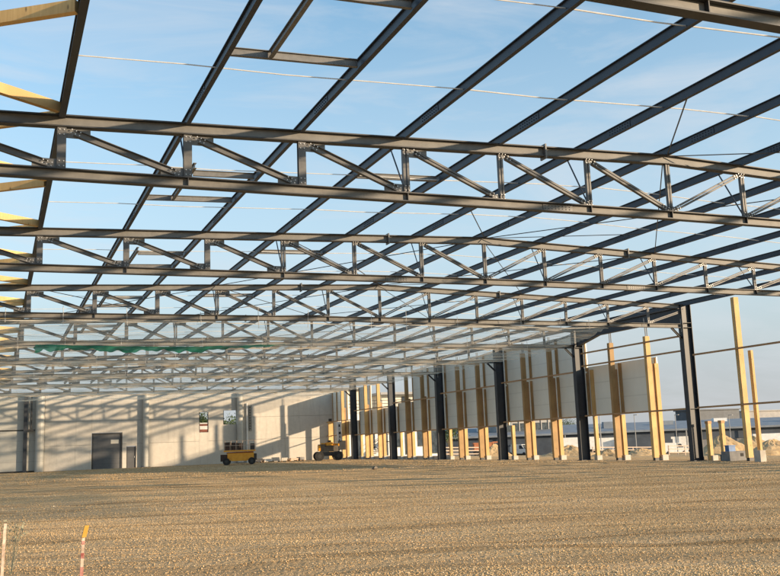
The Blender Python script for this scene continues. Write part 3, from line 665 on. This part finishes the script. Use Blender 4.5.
# ------------------------------------------------------------------ machines and things on the ground
def wheel(T, x, y, r_, w_):
    m = MB(); m.tube((x, y - w_ / 2, r_), (x, y + w_ / 2, r_), r_, 20); o = m.build('wheel', 'black', T)
    h = MB(); h.tube((x, y - w_ / 2 - .012, r_), (x, y + w_ / 2 + .012, r_), r_ * .45, 14); h.build('rim', 'frame_dark', o)
T = thing('scissor_lift', 'yellow scissor lift with railed platform before the back wall', 'scissor lift', (20.3, 88.6, 0), R(-16))
MB().box(-1.1, 1.35, -.75, .75, .42, 1.08).box(-.75, .75, -.8, .8, .36, 1.0).build('chassis', 'yellow', T)
MB().box(-1.75, -1.1, -.7, .7, .35, .98).build('battery_box', 'crate_dark', T)
MB().box(1.352, 1.6, -.6, .6, .4, 1.0).build('step_box', 'frame_dark', T)
for x in (-1.2, 1.15):
    for y in (-.78, .78): wheel(T, x, y, .33, .28)
for i in range(3):
    MB().bar((-1.2, -.4 + .4 * i, 1.0 + .09), (1.3, -.4 + .4 * i, 1.0 + .14), (0, 1, 0), .08, .14).build('scissor_arm', 'orange', T)
MB().box(-1.45, 1.5, -.75, .75, 1.22, 1.36).build('platform', 'yellow', T)
rl = MB()
for x in (-1.4, -.85, -.3, .25, .8, 1.45):
    for y in (-.72, .72): rl.tube((x, y, 1.36), (x, y, 2.25), .022, 6)
for y in (-.72, .72):
    for z in (1.8, 2.25): rl.tube((-1.4, y, z), (1.45, y, z), .022, 6)
for x in (-1.4, 1.45):
    for z in (1.8, 2.25): rl.tube((x, -.72, z), (x, .72, z), .022, 6)
rl.build('guard_rail', 'stakewood', T)
MB().box(1.0, 1.4, -.2, .2, 1.37, 1.95).build('control_box', 'frame_dark', T)
for i, (x, w_) in enumerate(((-1.05, .5), (-.45, .5), (.1, .42))):
    tag(MB().box(20.3 + x - w_ / 2, 20.3 + x + w_ / 2, 88.45 - x * .28, 88.95 - x * .28, 1.37, 2.12 - .05 * i).build('dark_crate', 'crate_dark'), 'dark reddish crate on the scissor lift platform, %s from its battery box' % ORD[i], 'crate', 'crates on the scissor lift')

T = thing('boom_lift', 'compact dark wheeled boom lift with yellow hood near the back corner', 'boom lift', (29.6, 90.0, 0), R(-12))
MB().box(-1.1, 1.1, -.55, .55, .45, .85).build('chassis', 'frame_dark', T)
for x in (-.95, .95):
    for y in (-.85, .85): wheel(T, x, y, .45, .32)
MB().box(-.75, .95, -.55, .55, .87, 1.45).box(-.95, -.3, -.5, .5, 1.0, 1.6).build('turret', 'turret', T)
MB().box(-.98, -.80, -.58, .58, .95, 1.5).box(-.2, .45, -.45, .45, 1.46, 1.78).build('hood', 'yellow', T)
MB().box(.0, .3, -.3, .3, 1.785, 1.98).box(-.4, .45, -.6, -.56, 1.4, 1.46).build('engine_cover', 'frame_dark', T)
MB().bar((-.7, .1, 1.62), (1.25, .1, 1.5), (0, 1, 0), .26, .24).build('boom', 'yellow', T)
MB().box(1.1, 1.75, -.5, .5, 1.0, 1.06).box(1.1, 1.75, -.5, -.46, 1.06, 1.9).box(1.1, 1.75, .46, .5, 1.06, 1.9).build('basket', 'frame_dark', T)
T = thing('timber_stud', 'lone lit timber stud in the back corner beside the white mast', 'timber stud', (32.1, 96.2, 0)); MB().box(-.28, .22, -.1, .1, .02, 4.0).build('stud', 'timber', T); MB().box(-.2, .1, -.12, .12, 4.002, 4.3).build('steel_cap', 'frame_dark', T)
T = thing('white_mast', 'white upright mast with black marks beside the boom lift', 'mast', (31.05, 90.6, 0))
MB().box(-.2, .2, -.15, .15, .05, 3.8).build('post', 'white', T)
b = MB()
for i in range(5): b.box(-.10 + .05 * (i % 2), -.02 + .07 * (i % 3), -.162, -.152, 1.8 + .37 * i, 2.06 + .37 * i)
b.build('black_mark', 'black', T); MB().box(-.35, .35, -.3, .3, -.02, .06).build('foot_plate', 'frame_dark', T)
# clutter at the foot of the back wall
for i, (x, w_, h_, mt) in enumerate(((24.2, .5, .35, 'stakewood'), (25.0, .9, .25, 'white'), (26.0, .7, .38, 'concrete_light'), (26.9, .6, .3, 'cream'), (27.8, .9, .22, 'stakewood'), (28.7, .5, .3, 'concrete_grey'))):
    T = thing('material_stack', 'low %s stack of boards at the back wall foot, %s from the scissor lift' % (('brown', 'white', 'grey', 'cream', 'tan', 'dark grey')[i], ORD[i]), 'board stack', (x, 96.3, 0), R(random.uniform(-12, 12)), 'low board stacks by the back wall')
    m = MB(); nb = 3
    for q in range(nb):
        dx = random.uniform(-.06, .06); m.box(-w_ / 2 + dx, w_ / 2 + dx, -.4, .4, .09 + q * h_ / nb, .09 + (q + .86) * h_ / nb)
    m.build('boards', mt, T); MB().box(-w_ / 2, -w_ / 2 + .1, -.38, .38, 0, .088).box(w_ / 2 - .1, w_ / 2, -.38, .38, 0, .088).build('bearer', 'timber_dark', T)
# small block on the gravel
m = MB(); m.add(ICO * [.2, .17, .15] * (1 + RNG.uniform(-.25, .25, (12, 1))), [tuple(f) for f in ICF]); o = m.build('rock', 'turret'); o.location = (19.1, 50.9, .1); tag(o, 'lone dark brown lump lying on the gravel', 'rock')

# survey stakes in the near left corner
def stake(label, x, y, h, lean, wood, tape, cap=None):
    T = thing('survey_stake', label, 'stake', (x, y, 0)); p0 = Vector((0, 0, -.08)); p1 = Vector((lean[0], lean[1], h))
    MB().bar(p0, p1, (1, 0, 0), .030, .024).build('shaft', wood, T)
    if tape:
        m = MB()
        for i, (t_, l_) in enumerate(((.1, .2), (.42, .13), (.66, .07), (.84, .05))):
            a, b = p0.lerp(p1, t_), p0.lerp(p1, t_ + l_); m.bar(a, b, (1, 0, 0), .034, .028)
        m.build('tape_band', 'red', T)
    if cap: 
        m = MB(); m.add([(p1.x + a * .032 + .03 * (z > 0), p1.y + b * .04, p1.z + z) for z in (-.05, .07) for a, b in ((-.7, -1), (.7, -1), (.9, 1), (-.7, 1))], [(0, 3, 2, 1), (4, 5, 6, 7), (0, 1, 5, 4), (1, 2, 6, 5), (2, 3, 7, 6), (3, 0, 4, 7)]); m.build('cap', cap, T)
    return T
stake('red and white survey stake with a yellow cap, lower left', -.19, 10.6, .70, (.03, 0), 'stakewood', True, 'capyellow')
stake('dark red survey stake at the left picture edge', -1.03, 10.8, .74, (.05, 0), 'red', False)
stake('pale wooden stake next to the dark red one at the left edge', -.95, 11.2, .80, (.03, .02), 'stakewood', False)
T = thing('weed_plant', 'small grey green weed behind the stakes at the left edge', 'weed', (-.82, 13.2, 0))
m = MB(); st = MB()
for i in range(6):
    a = random.uniform(0, 6.28); tip = Vector((math.cos(a) * .14, math.sin(a) * .14, random.uniform(.6, .86))); st.tube((0, 0, 0), tip, .003, 4)
    for q in range(10):
        c = Vector((0, 0, 0)).lerp(tip, random.uniform(.7, 1.)) + Vector([random.gauss(0, .05) for _ in range(3)]); u = Vector([random.gauss(0, 1) for _ in range(3)]).normalized() * .022; v_ = Vector([random.gauss(0, 1) for _ in range(3)]).normalized() * .02
        m.add([c - u, c + v_, c + u, c - v_], [(0, 1, 2, 3)])
m.build('leaves', 'weed', T); st.build('stem', 'weed', T)

# ------------------------------------------------------------------ outside, right: blocks, heaps, buildings, vehicles
def G(x, y): return float(gz(np.array(float(x)), np.array(float(y))))
def rayx(px, py, y):   # where a sight line crosses depth y (used while laying out)
    d = fw * 1 + rt2 * ((px - 390.1) / f_px) - up2 * ((py - 288.1) / f_px); t_ = y / d.y; return CAM.x + d.x * t_, CAM.z + d.z * t_
def at(px, y):  # x on the terrain for a picture column at depth y
    return rayx(px, 440, y)[0]
bx = at(733, 37.0); T = thing('concrete_block', 'long grey concrete block between the stub posts and tall golden post', 'concrete block', (bx, 37.0, G(bx, 37.0)))
MB().box(-.56, .58, -.3, .3, -.05, .46).build('block', 'concrete_grey', T); MB().box(.1, .32, -.302, -.298, .2, .36).build('recess', 'black', T)
T = thing('blue_crate', 'small blue crate standing on the long grey concrete block', 'crate', (bx - .18, 37.05, G(bx, 37.0) + .46))
MB().box(-.2, .2, -.14, .14, .0, .26).build('tub', 'blue', T); MB().box(-.22, .22, -.16, .16, .262, .30).build('rim', 'blue', T)
px_ = at(758.5, 34.2); T = thing('concrete_block', 'pale concrete block right of the tall golden post', 'concrete block', (px_, 34.2, G(px_, 34.2))); MB().box(-.16, .17, -.2, .2, -.05, .52).build('block', 'concrete_light', T)
def heap(label, x, y, r_, h, sx=1.3):
    m = MB(); n_r, n_a = 14, 36; V = [(0, 0, h)]
    for i in range(1, n_r + 1):
        q = i / n_r
        for j in range(n_a):
            a = 2 * math.pi * j / n_a; rr = r_ * q * (1 + .16 * math.sin(2 * a + x) + .1 * math.sin(3 * a + y) + .05 * math.sin(7 * a))
            V.append((rr * math.cos(a) * sx, rr * math.sin(a), h * (.75 * (1 - q ** 1.5) + .25 * (1 - q) ** 2) * (1 + .05 * math.sin(3 * a + 4 * q)) + random.gauss(0, .035) + .09 * h * math.sin(6.3 * q + 2 * a + x) * (1 - q) - .05))
    F = [(0, 1 + j, 1 + (j + 1) % n_a) for j in range(n_a)] + [(1 + (i - 1) * n_a + j, 1 + i * n_a + j, 1 + i * n_a + (j + 1) % n_a, 1 + (i - 1) * n_a + (j + 1) % n_a) for i in range(1, n_r) for j in range(n_a)]
    o = MB().add(V, F).build('sand_heap', 'sand'); o.location = (x, y, G(x, y)); tag(o, label, 'sand heap', 'heaps of sand beyond the right wall')
heap('sand heap between the stub posts', at(722, 72), 72, 2.9, 1.9)
heap('dark sand heap right behind the tall golden post', at(752, 84), 84, 3.6, 2.1)
heap('broad pale sand heap at the right picture edge', at(772, 66), 66, 2.9, 1.4)
heap('low sand heap seen left of the sunlit post', at(640, 84), 84, 2.6, .8)
heap('small sand heap beside the column with the haunch', at(607, 86), 86, 1.6, .8)
heap('sand heap seen under the first fully panelled bay', at(570, 100), 100, 2.8, 1.3)
heap('sand heap seen under the second fully panelled bay', at(494, 104), 104, 2.0, 1.5)

def building(name, label, x0, x1, y0, y1, z0, z1, wall, roof, strips=(), eave=.6):
    T = thing(name, label, 'building', (x0, y0, z0)); w_, d_, h = x1 - x0, y1 - y0, z1 - z0
    MB().box(0, w_, 0, d_, -1.5, h).build('wall', wall, T)
    MB().box(-eave, w_ + eave, -eave, d_ + eave, h + .003, h + .5).build('roof', roof, T)
    for (a, b, mt) in strips:
        MB().box(.3, w_ - .3, -.06, -.003, h * a, h * b).build('window_band', mt, T)
    return T
# long hall with blue-grey roof across the right distance
T = thing('long_building', 'long low building with blue grey roof across the right distance', 'building', (70, 196, -3.2), R(-21))
L0, L1 = 8, 190
MB().box(L0, L1, 0, 40, -1, 3.6).build('wall', 'concrete_grey', T)
MB().box(L0, L1, -.15, -.01, 2.9, 5.2).build('fascia', 'far_dark', T)
m = MB(); m.prof((L0 - 1, -1.2, 5.4), (L1 + 1, -1.2, 5.4), (0, 1, 0), [(0, 0), (41, 2.2), (41, 1.7), (0, -.5)]); m.v = []; m.f = []
m.add([(L0 - 1, -1.2, 5.42), (L1 + 1, -1.2, 5.42), (L1 + 1, 22, 7.4), (L0 - 1, 22, 7.4), (L0 - 1, -1.2, 5.0), (L1 + 1, -1.2, 5.0), (L1 + 1, 22, 5.0), (L0 - 1, 22, 5.0)], [(0, 1, 2, 3), (4, 7, 6, 5), (0, 4, 5, 1), (1, 5, 6, 2), (2, 6, 7, 3), (3, 7, 4, 0)])
m.build('roof', 'bluegrey', T)
for i in range(13):
    x = L0 + 5 + i * 13.5; MB().box(x, x + 5.2, -.2, -.02, .2, 3.2).build('dock_door', 'far_dark' if i % 3 else 'far_grey', T)
    MB().box(x + 8, x + 8.25, -1.1, -.85, -.2, 5.0).build('support_post', 'far_grey', T)
for i in range(12):
    x = L0 + 8 + i * 14.3; MB().box(x, x + 3.2, 7 + (i % 3) * 4, 8.6 + (i % 3) * 4, 5.9, 7.4 + .2 * (i % 2)).build('roof_light', 'white' if i % 4 == 1 else 'bluegrey', T)
building('warehouse', 'big dark roofed warehouse on the skyline right of the near column', at(690, 330), at(742, 330), 330, 338, -3, 10.4, 'far_dark', 'far_dark')
building('warehouse', 'pale brown warehouse on the skyline at the right picture edge', at(746, 340), at(830, 340), 340, 350, -3, 9.6, 'far_grey', 'far_grey')
# glazed office with flat roof behind the second panelled bay
bx0 = at(497, 190); bx1 = at(556, 190)
T = building('glazed_office', 'blue grey glazed office with flat overhanging roof', bx0, bx1, 190, 196, -3.0, 6.8, 'far_grey', 'far_dark', ((.12, .4, 'glass'), (.5, .8, 'glass')), 2.0)
for i in range(8): MB().box((bx1 - bx0) * i / 8, (bx1 - bx0) * i / 8 + .25, -.2, -.07, 0, 9.7).build('facade_post', 'far_grey', T)
T = building('cream_building', 'cream block rising above the long blue grey roof', at(535, 230), at(553, 230), 230, 245, -3.3, 6.0, 'cream', 'far_grey')
# white building seen through the far bays
wx0, wx1 = 36.5, at(441, 112)
zg = G(42, 112)
T = thing('white_building', 'white two storey building with terrace railing beyond the far bays', 'building', (wx0, 112, zg)); ww = wx1 - wx0; T.scale = (1, 1, 1.22)
MB().box(0, ww, 0, 14, -.6, 4.55).build('wall', 'white', T)
MB().box(-.15, ww + .15, -.15, 14.15, 4.553, 4.8).build('parapet', 'cream', T)
MB().box(1.0, ww * .42, 4, 13, 4.81, 7.2).box(ww * .62, ww - .8, 5, 13, 4.81, 6.6).build('upper_storey', 'cream', T)
MB().box(.6, ww * .45, 3.0, 13.2, 7.203, 7.4).box(ww * .58, ww - .4, 3.6, 13.3, 6.603, 6.85).build('roof', 'far_grey', T)
for i in range(9):
    x = .5 + i * ww / 9.2; f_ = MB().box(x, x + 1.15, -.05, -.004, .9 if i % 2 else .1, 2.6).build('window', 'frame_dark', T); MB().box(x + .08, x + 1.07, -.065, -.052, 1. if i % 2 else .18, 2.5).build('pane', 'glass', f_)
for i, (x, y_) in enumerate(((1.3, 3.99), (2.9, 3.99), (ww * .68, 4.99), (ww * .8, 4.99))):
    f_ = MB().box(x, x + .95, y_ - .05, y_ + .005, 5.0, 6.4).build('window', 'frame_dark', T); MB().box(x + .08, x + .87, y_ - .065, y_ - .052, 5.08, 6.3).build('pane', 'glass', f_)
rl = MB()
for i in range(int(ww) + 1): rl.tube((i + .1, .1, 4.8), (i + .1, .1, 5.85), .03, 5)
for z in (5.15, 5.5, 5.85): rl.tube((0.1, .1, z), (ww - .1, .1, z), .03, 5)
rl.build('railing', 'frame_dark', T)
# stair at the white building
sm = MB()
for i in range(10): sm.box(0 + i * .28, .3 + i * .28, -1.2, 0, .2 * i, .2 * i + .12)
s_ = thing('steel_stair', 'dark steel stair leaning against the white building', 'stair', (wx0 + 5.6, 111.7, zg)); sm.build('tread', 'frame_dark', s_)
for y_ in (-1.2, 0): MB().bar((0, y_, 1.0), (2.9, y_, 3.0), (0, 1, 0), .05, .08).build('handrail', 'frame_dark', s_)
# orange skip/truck under the second panelled bay
ox = at(484, 180)
T = thing('orange_truck', 'orange tipper truck seen below the second panelled bay', 'truck', (ox, 180, G(ox, 180)), R(-20))
MB().box(-2.3, 1.5, -1.2, 1.2, 1.15, 2.7).box(-2.45, 1.6, -1.28, 1.28, 2.55, 2.78).build('tipper_body', 'orange', T)
cb = MB().box(1.65, 3.3, -1.15, 1.15, .7, 2.9).build('cab', 'orange', T); MB().box(1.9, 3.05, -1.165, -1.153, 1.8, 2.6).box(3.302, 3.312, -1, 1, 1.8, 2.65).build('window', 'glass', cb)
MB().box(-2.4, 3.3, -.5, .5, .55, .95).build('frame_rail', 'frame_dark', T)
for x in (-1.7, -.6, 2.4):
    for y_ in (-1.05, 1.05):
        m = MB(); m.tube((x, y_ - .16, .5), (x, y_ + .16, .5), .5, 16); m.build('wheel', 'black', T)
# parked white trailers and vans in front of the long building
def van(label, px, y, body='far_grey', rz=-20):
    x = at(px, y); T = thing('parked_van', label, 'van', (x, y, G(x, y)), R(rz), 'vans parked beyond the right wall')
    pts = [(-2.6, .4), (2.5, .4), (2.6, 1.1), (1.75, 1.35), (1.1, 2.35), (-2.55, 2.45)]
    v = [(a, -.95, b) for a, b in pts] + [(a, .95, b) for a, b in pts]; n_ = len(pts)
    MB().add(v, [tuple(range(n_)), tuple(range(n_, 2 * n_))[::-1]] + [(i, n_ + i, n_ + (i + 1) % n_, (i + 1) % n_) for i in range(n_)]).build('body', body, T)
    MB().add([(.45, -.957, 1.4), (1.6, -.957, 1.4), (1.08, -.957, 2.15), (.45, -.957, 2.2)], [(0, 1, 2, 3)]).build('side_window', 'glass', T)
    MB().add([(1.79, -.85, 1.4), (1.79, .85, 1.4), (1.18, .8, 2.27), (1.18, -.8, 2.27)], [(0, 1, 2, 3)]).build('windscreen', 'glass', T)
    for wx in (-1.7, 1.6):
        for wy in (-.86, .86):
            m = MB(); m.tube((wx, wy - .12, .36), (wx, wy + .12, .36), .36, 14); m.build('wheel', 'black', T)
def trailer(label, px, y, L, body='white', rz=-21):
    x = at(px, y); T = thing('box_trailer', label, 'trailer', (x, y, G(x, y)), R(rz), 'box trailers beyond the right wall')
    MB().box(-L / 2, L / 2, -1.25, 1.25, 1.1, 3.7).build('box', body, T); MB().box(-L / 2 + .2, L / 2 - .2, -.5, .5, .8, 1.097).build('chassis', 'frame_dark', T)
    for q in (0, 1.2, 2.4):
        for wy in (-1.08, 1.08):
            m = MB(); m.tube((-L / 2 + 1.2 + q, wy - .15, .48), (-L / 2 + 1.2 + q, wy + .15, .48), .48, 12); m.build('wheel', 'black', T)
    MB().box(L / 2 - 2.2, L / 2 - 2, -.9, .9, 0, 1.0).build('landing_leg', 'frame_dark', T)
trailer('white box trailer just left of the column with the haunch', 575, 172, 9)
trailer('white box trailer seen between the haunch column and its neighbouring post', 604, 176, 8)
trailer('dark box trailer right of the golden post between panels', 638, 172, 8, 'far_dark')
trailer('white box trailer left of the sunlit post', 646, 182, 7)
trailer('white box trailer just left of the near dark column', 685, 170, 7)
trailer('long pale trailer behind the two stub posts', 716, 168, 13)
trailer('white box trailer right of the tall golden post', 768, 150, 7)
van('white van right of the sunlit post', 674, 160, 'white')
van('white van parked under the first fully panelled bay', 519, 182, 'white', rz=-60)
van('pale van parked below the glazed office', 541, 184)
# site lamp posts
def lamp(label, px, y, h):
    x = at(px, y); T = thing('lamp_post', label, 'lamp post', (x, y, G(x, y)), group='site lamp posts')
    MB().tube((0, 0, 0), (0, 0, h), .11, 8, .06).build('pole', 'far_grey', T); MB().box(-.15, .15, -1.1, 0, h, h + .12).build('lamp_head', 'far_grey', T)
lamp('thin grey lamp post beside the haunch column', 601, 130, 9.5); lamp('thin grey lamp post between the two nearest panel posts', 636, 150, 7.5); lamp('thin grey lamp post right of the sunlit post', 677, 150, 7.6); lamp('thin grey lamp post behind the stub posts', 731, 150, 7.6); lamp('thin dark lamp post before the glazed office', 512, 140, 9)
# fence panels across the near yard
def fence(label, pa, pb, y):
    xa, xb = at(pa, y), at(pb, y); T = thing('site_fence', label, 'fence', (0, 0, 0), group='low site fences'); n_ = max(2, int((xb - xa) / 3))
    for i in range(n_ + 1):
        x = xa + (xb - xa) * i / n_; MB().box(x - .05, x + .05, y - .05, y + .05, G(x, y) - .1, G(x, y) + 1.2).build('fence_post', 'stakewood', T)
    m = MB()
    for z in (.35, .75, 1.12): m.bar((xa, y - .06, G(xa, y) + z), (xb, y - .06, G(xb, y) + z), (0, 1, 0), .03, .12)
    m.build('fence_rail', 'stakewood', T)
fence('low brown board fence between the sunlit post and near column', 668, 700, 92); fence('low brown board fence seen under the two nearest panels', 592, 652, 110); fence('low pale barrier beneath the second fully panelled bay', 444, 482, 104)

# ------------------------------------------------------------------ trees
def tree(label, x, y, h, cr, group=None):
    T = thing('tree', label, 'tree', (x, y, G(x, y)), group=group); m = MB(); z0 = h * .35
    m.tube((0, 0, -.2), (.1, 0, h * .5), .16, 8, .09); limbs = []
    for i in range(7):
        a = i * 2.4; b0 = Vector((.06, 0, h * random.uniform(.25, .5))); b1 = Vector((math.cos(a) * cr * .65, math.sin(a) * cr * .65, h * random.uniform(.55, .92))); m.tube(b0, b1, .06, 6, .02); limbs.append(b1)
    m.build('trunk', 'bark', T); lf = MB()
    cents = limbs + [Vector((random.gauss(0, cr * .4), random.gauss(0, cr * .4), h * random.uniform(.45, .98))) for _ in range(16)]
    for c in cents:
        rr = cr * random.uniform(.22, .42)
        for q in range(130):
            p = c + Vector([random.gauss(0, rr * .55) for _ in range(3)]); u = Vector([random.gauss(0, 1) for _ in range(3)]).normalized() * .13; w_ = Vector([random.gauss(0, 1) for _ in range(3)]); w_ = u.cross(w_).normalized() * .08
            lf.add([p - u, p + w_, p + u, p - w_], [(0, 1, 2, 3)])
    lf.build('crown', 'leaf', T)
tree('green tree seen through the narrow window hole of the back wall', 21.2, 110.5, 5.6, 1.7, 'trees behind the back wall')
tree('green tree seen low in the wider window hole of the back wall', 24.6, 111, 5.0, 2.2, 'trees behind the back wall')
tree('dark tree beyond the bay left of the fully panelled ones', at(448, 150), 150, 7.5, 2.8)
tree('distant tree above the long roof near the haunch column', at(563, 260), 260, 9.5, 5)
tree('distant tree on the skyline left of the haunch column', at(575, 270), 270, 9.0, 5)
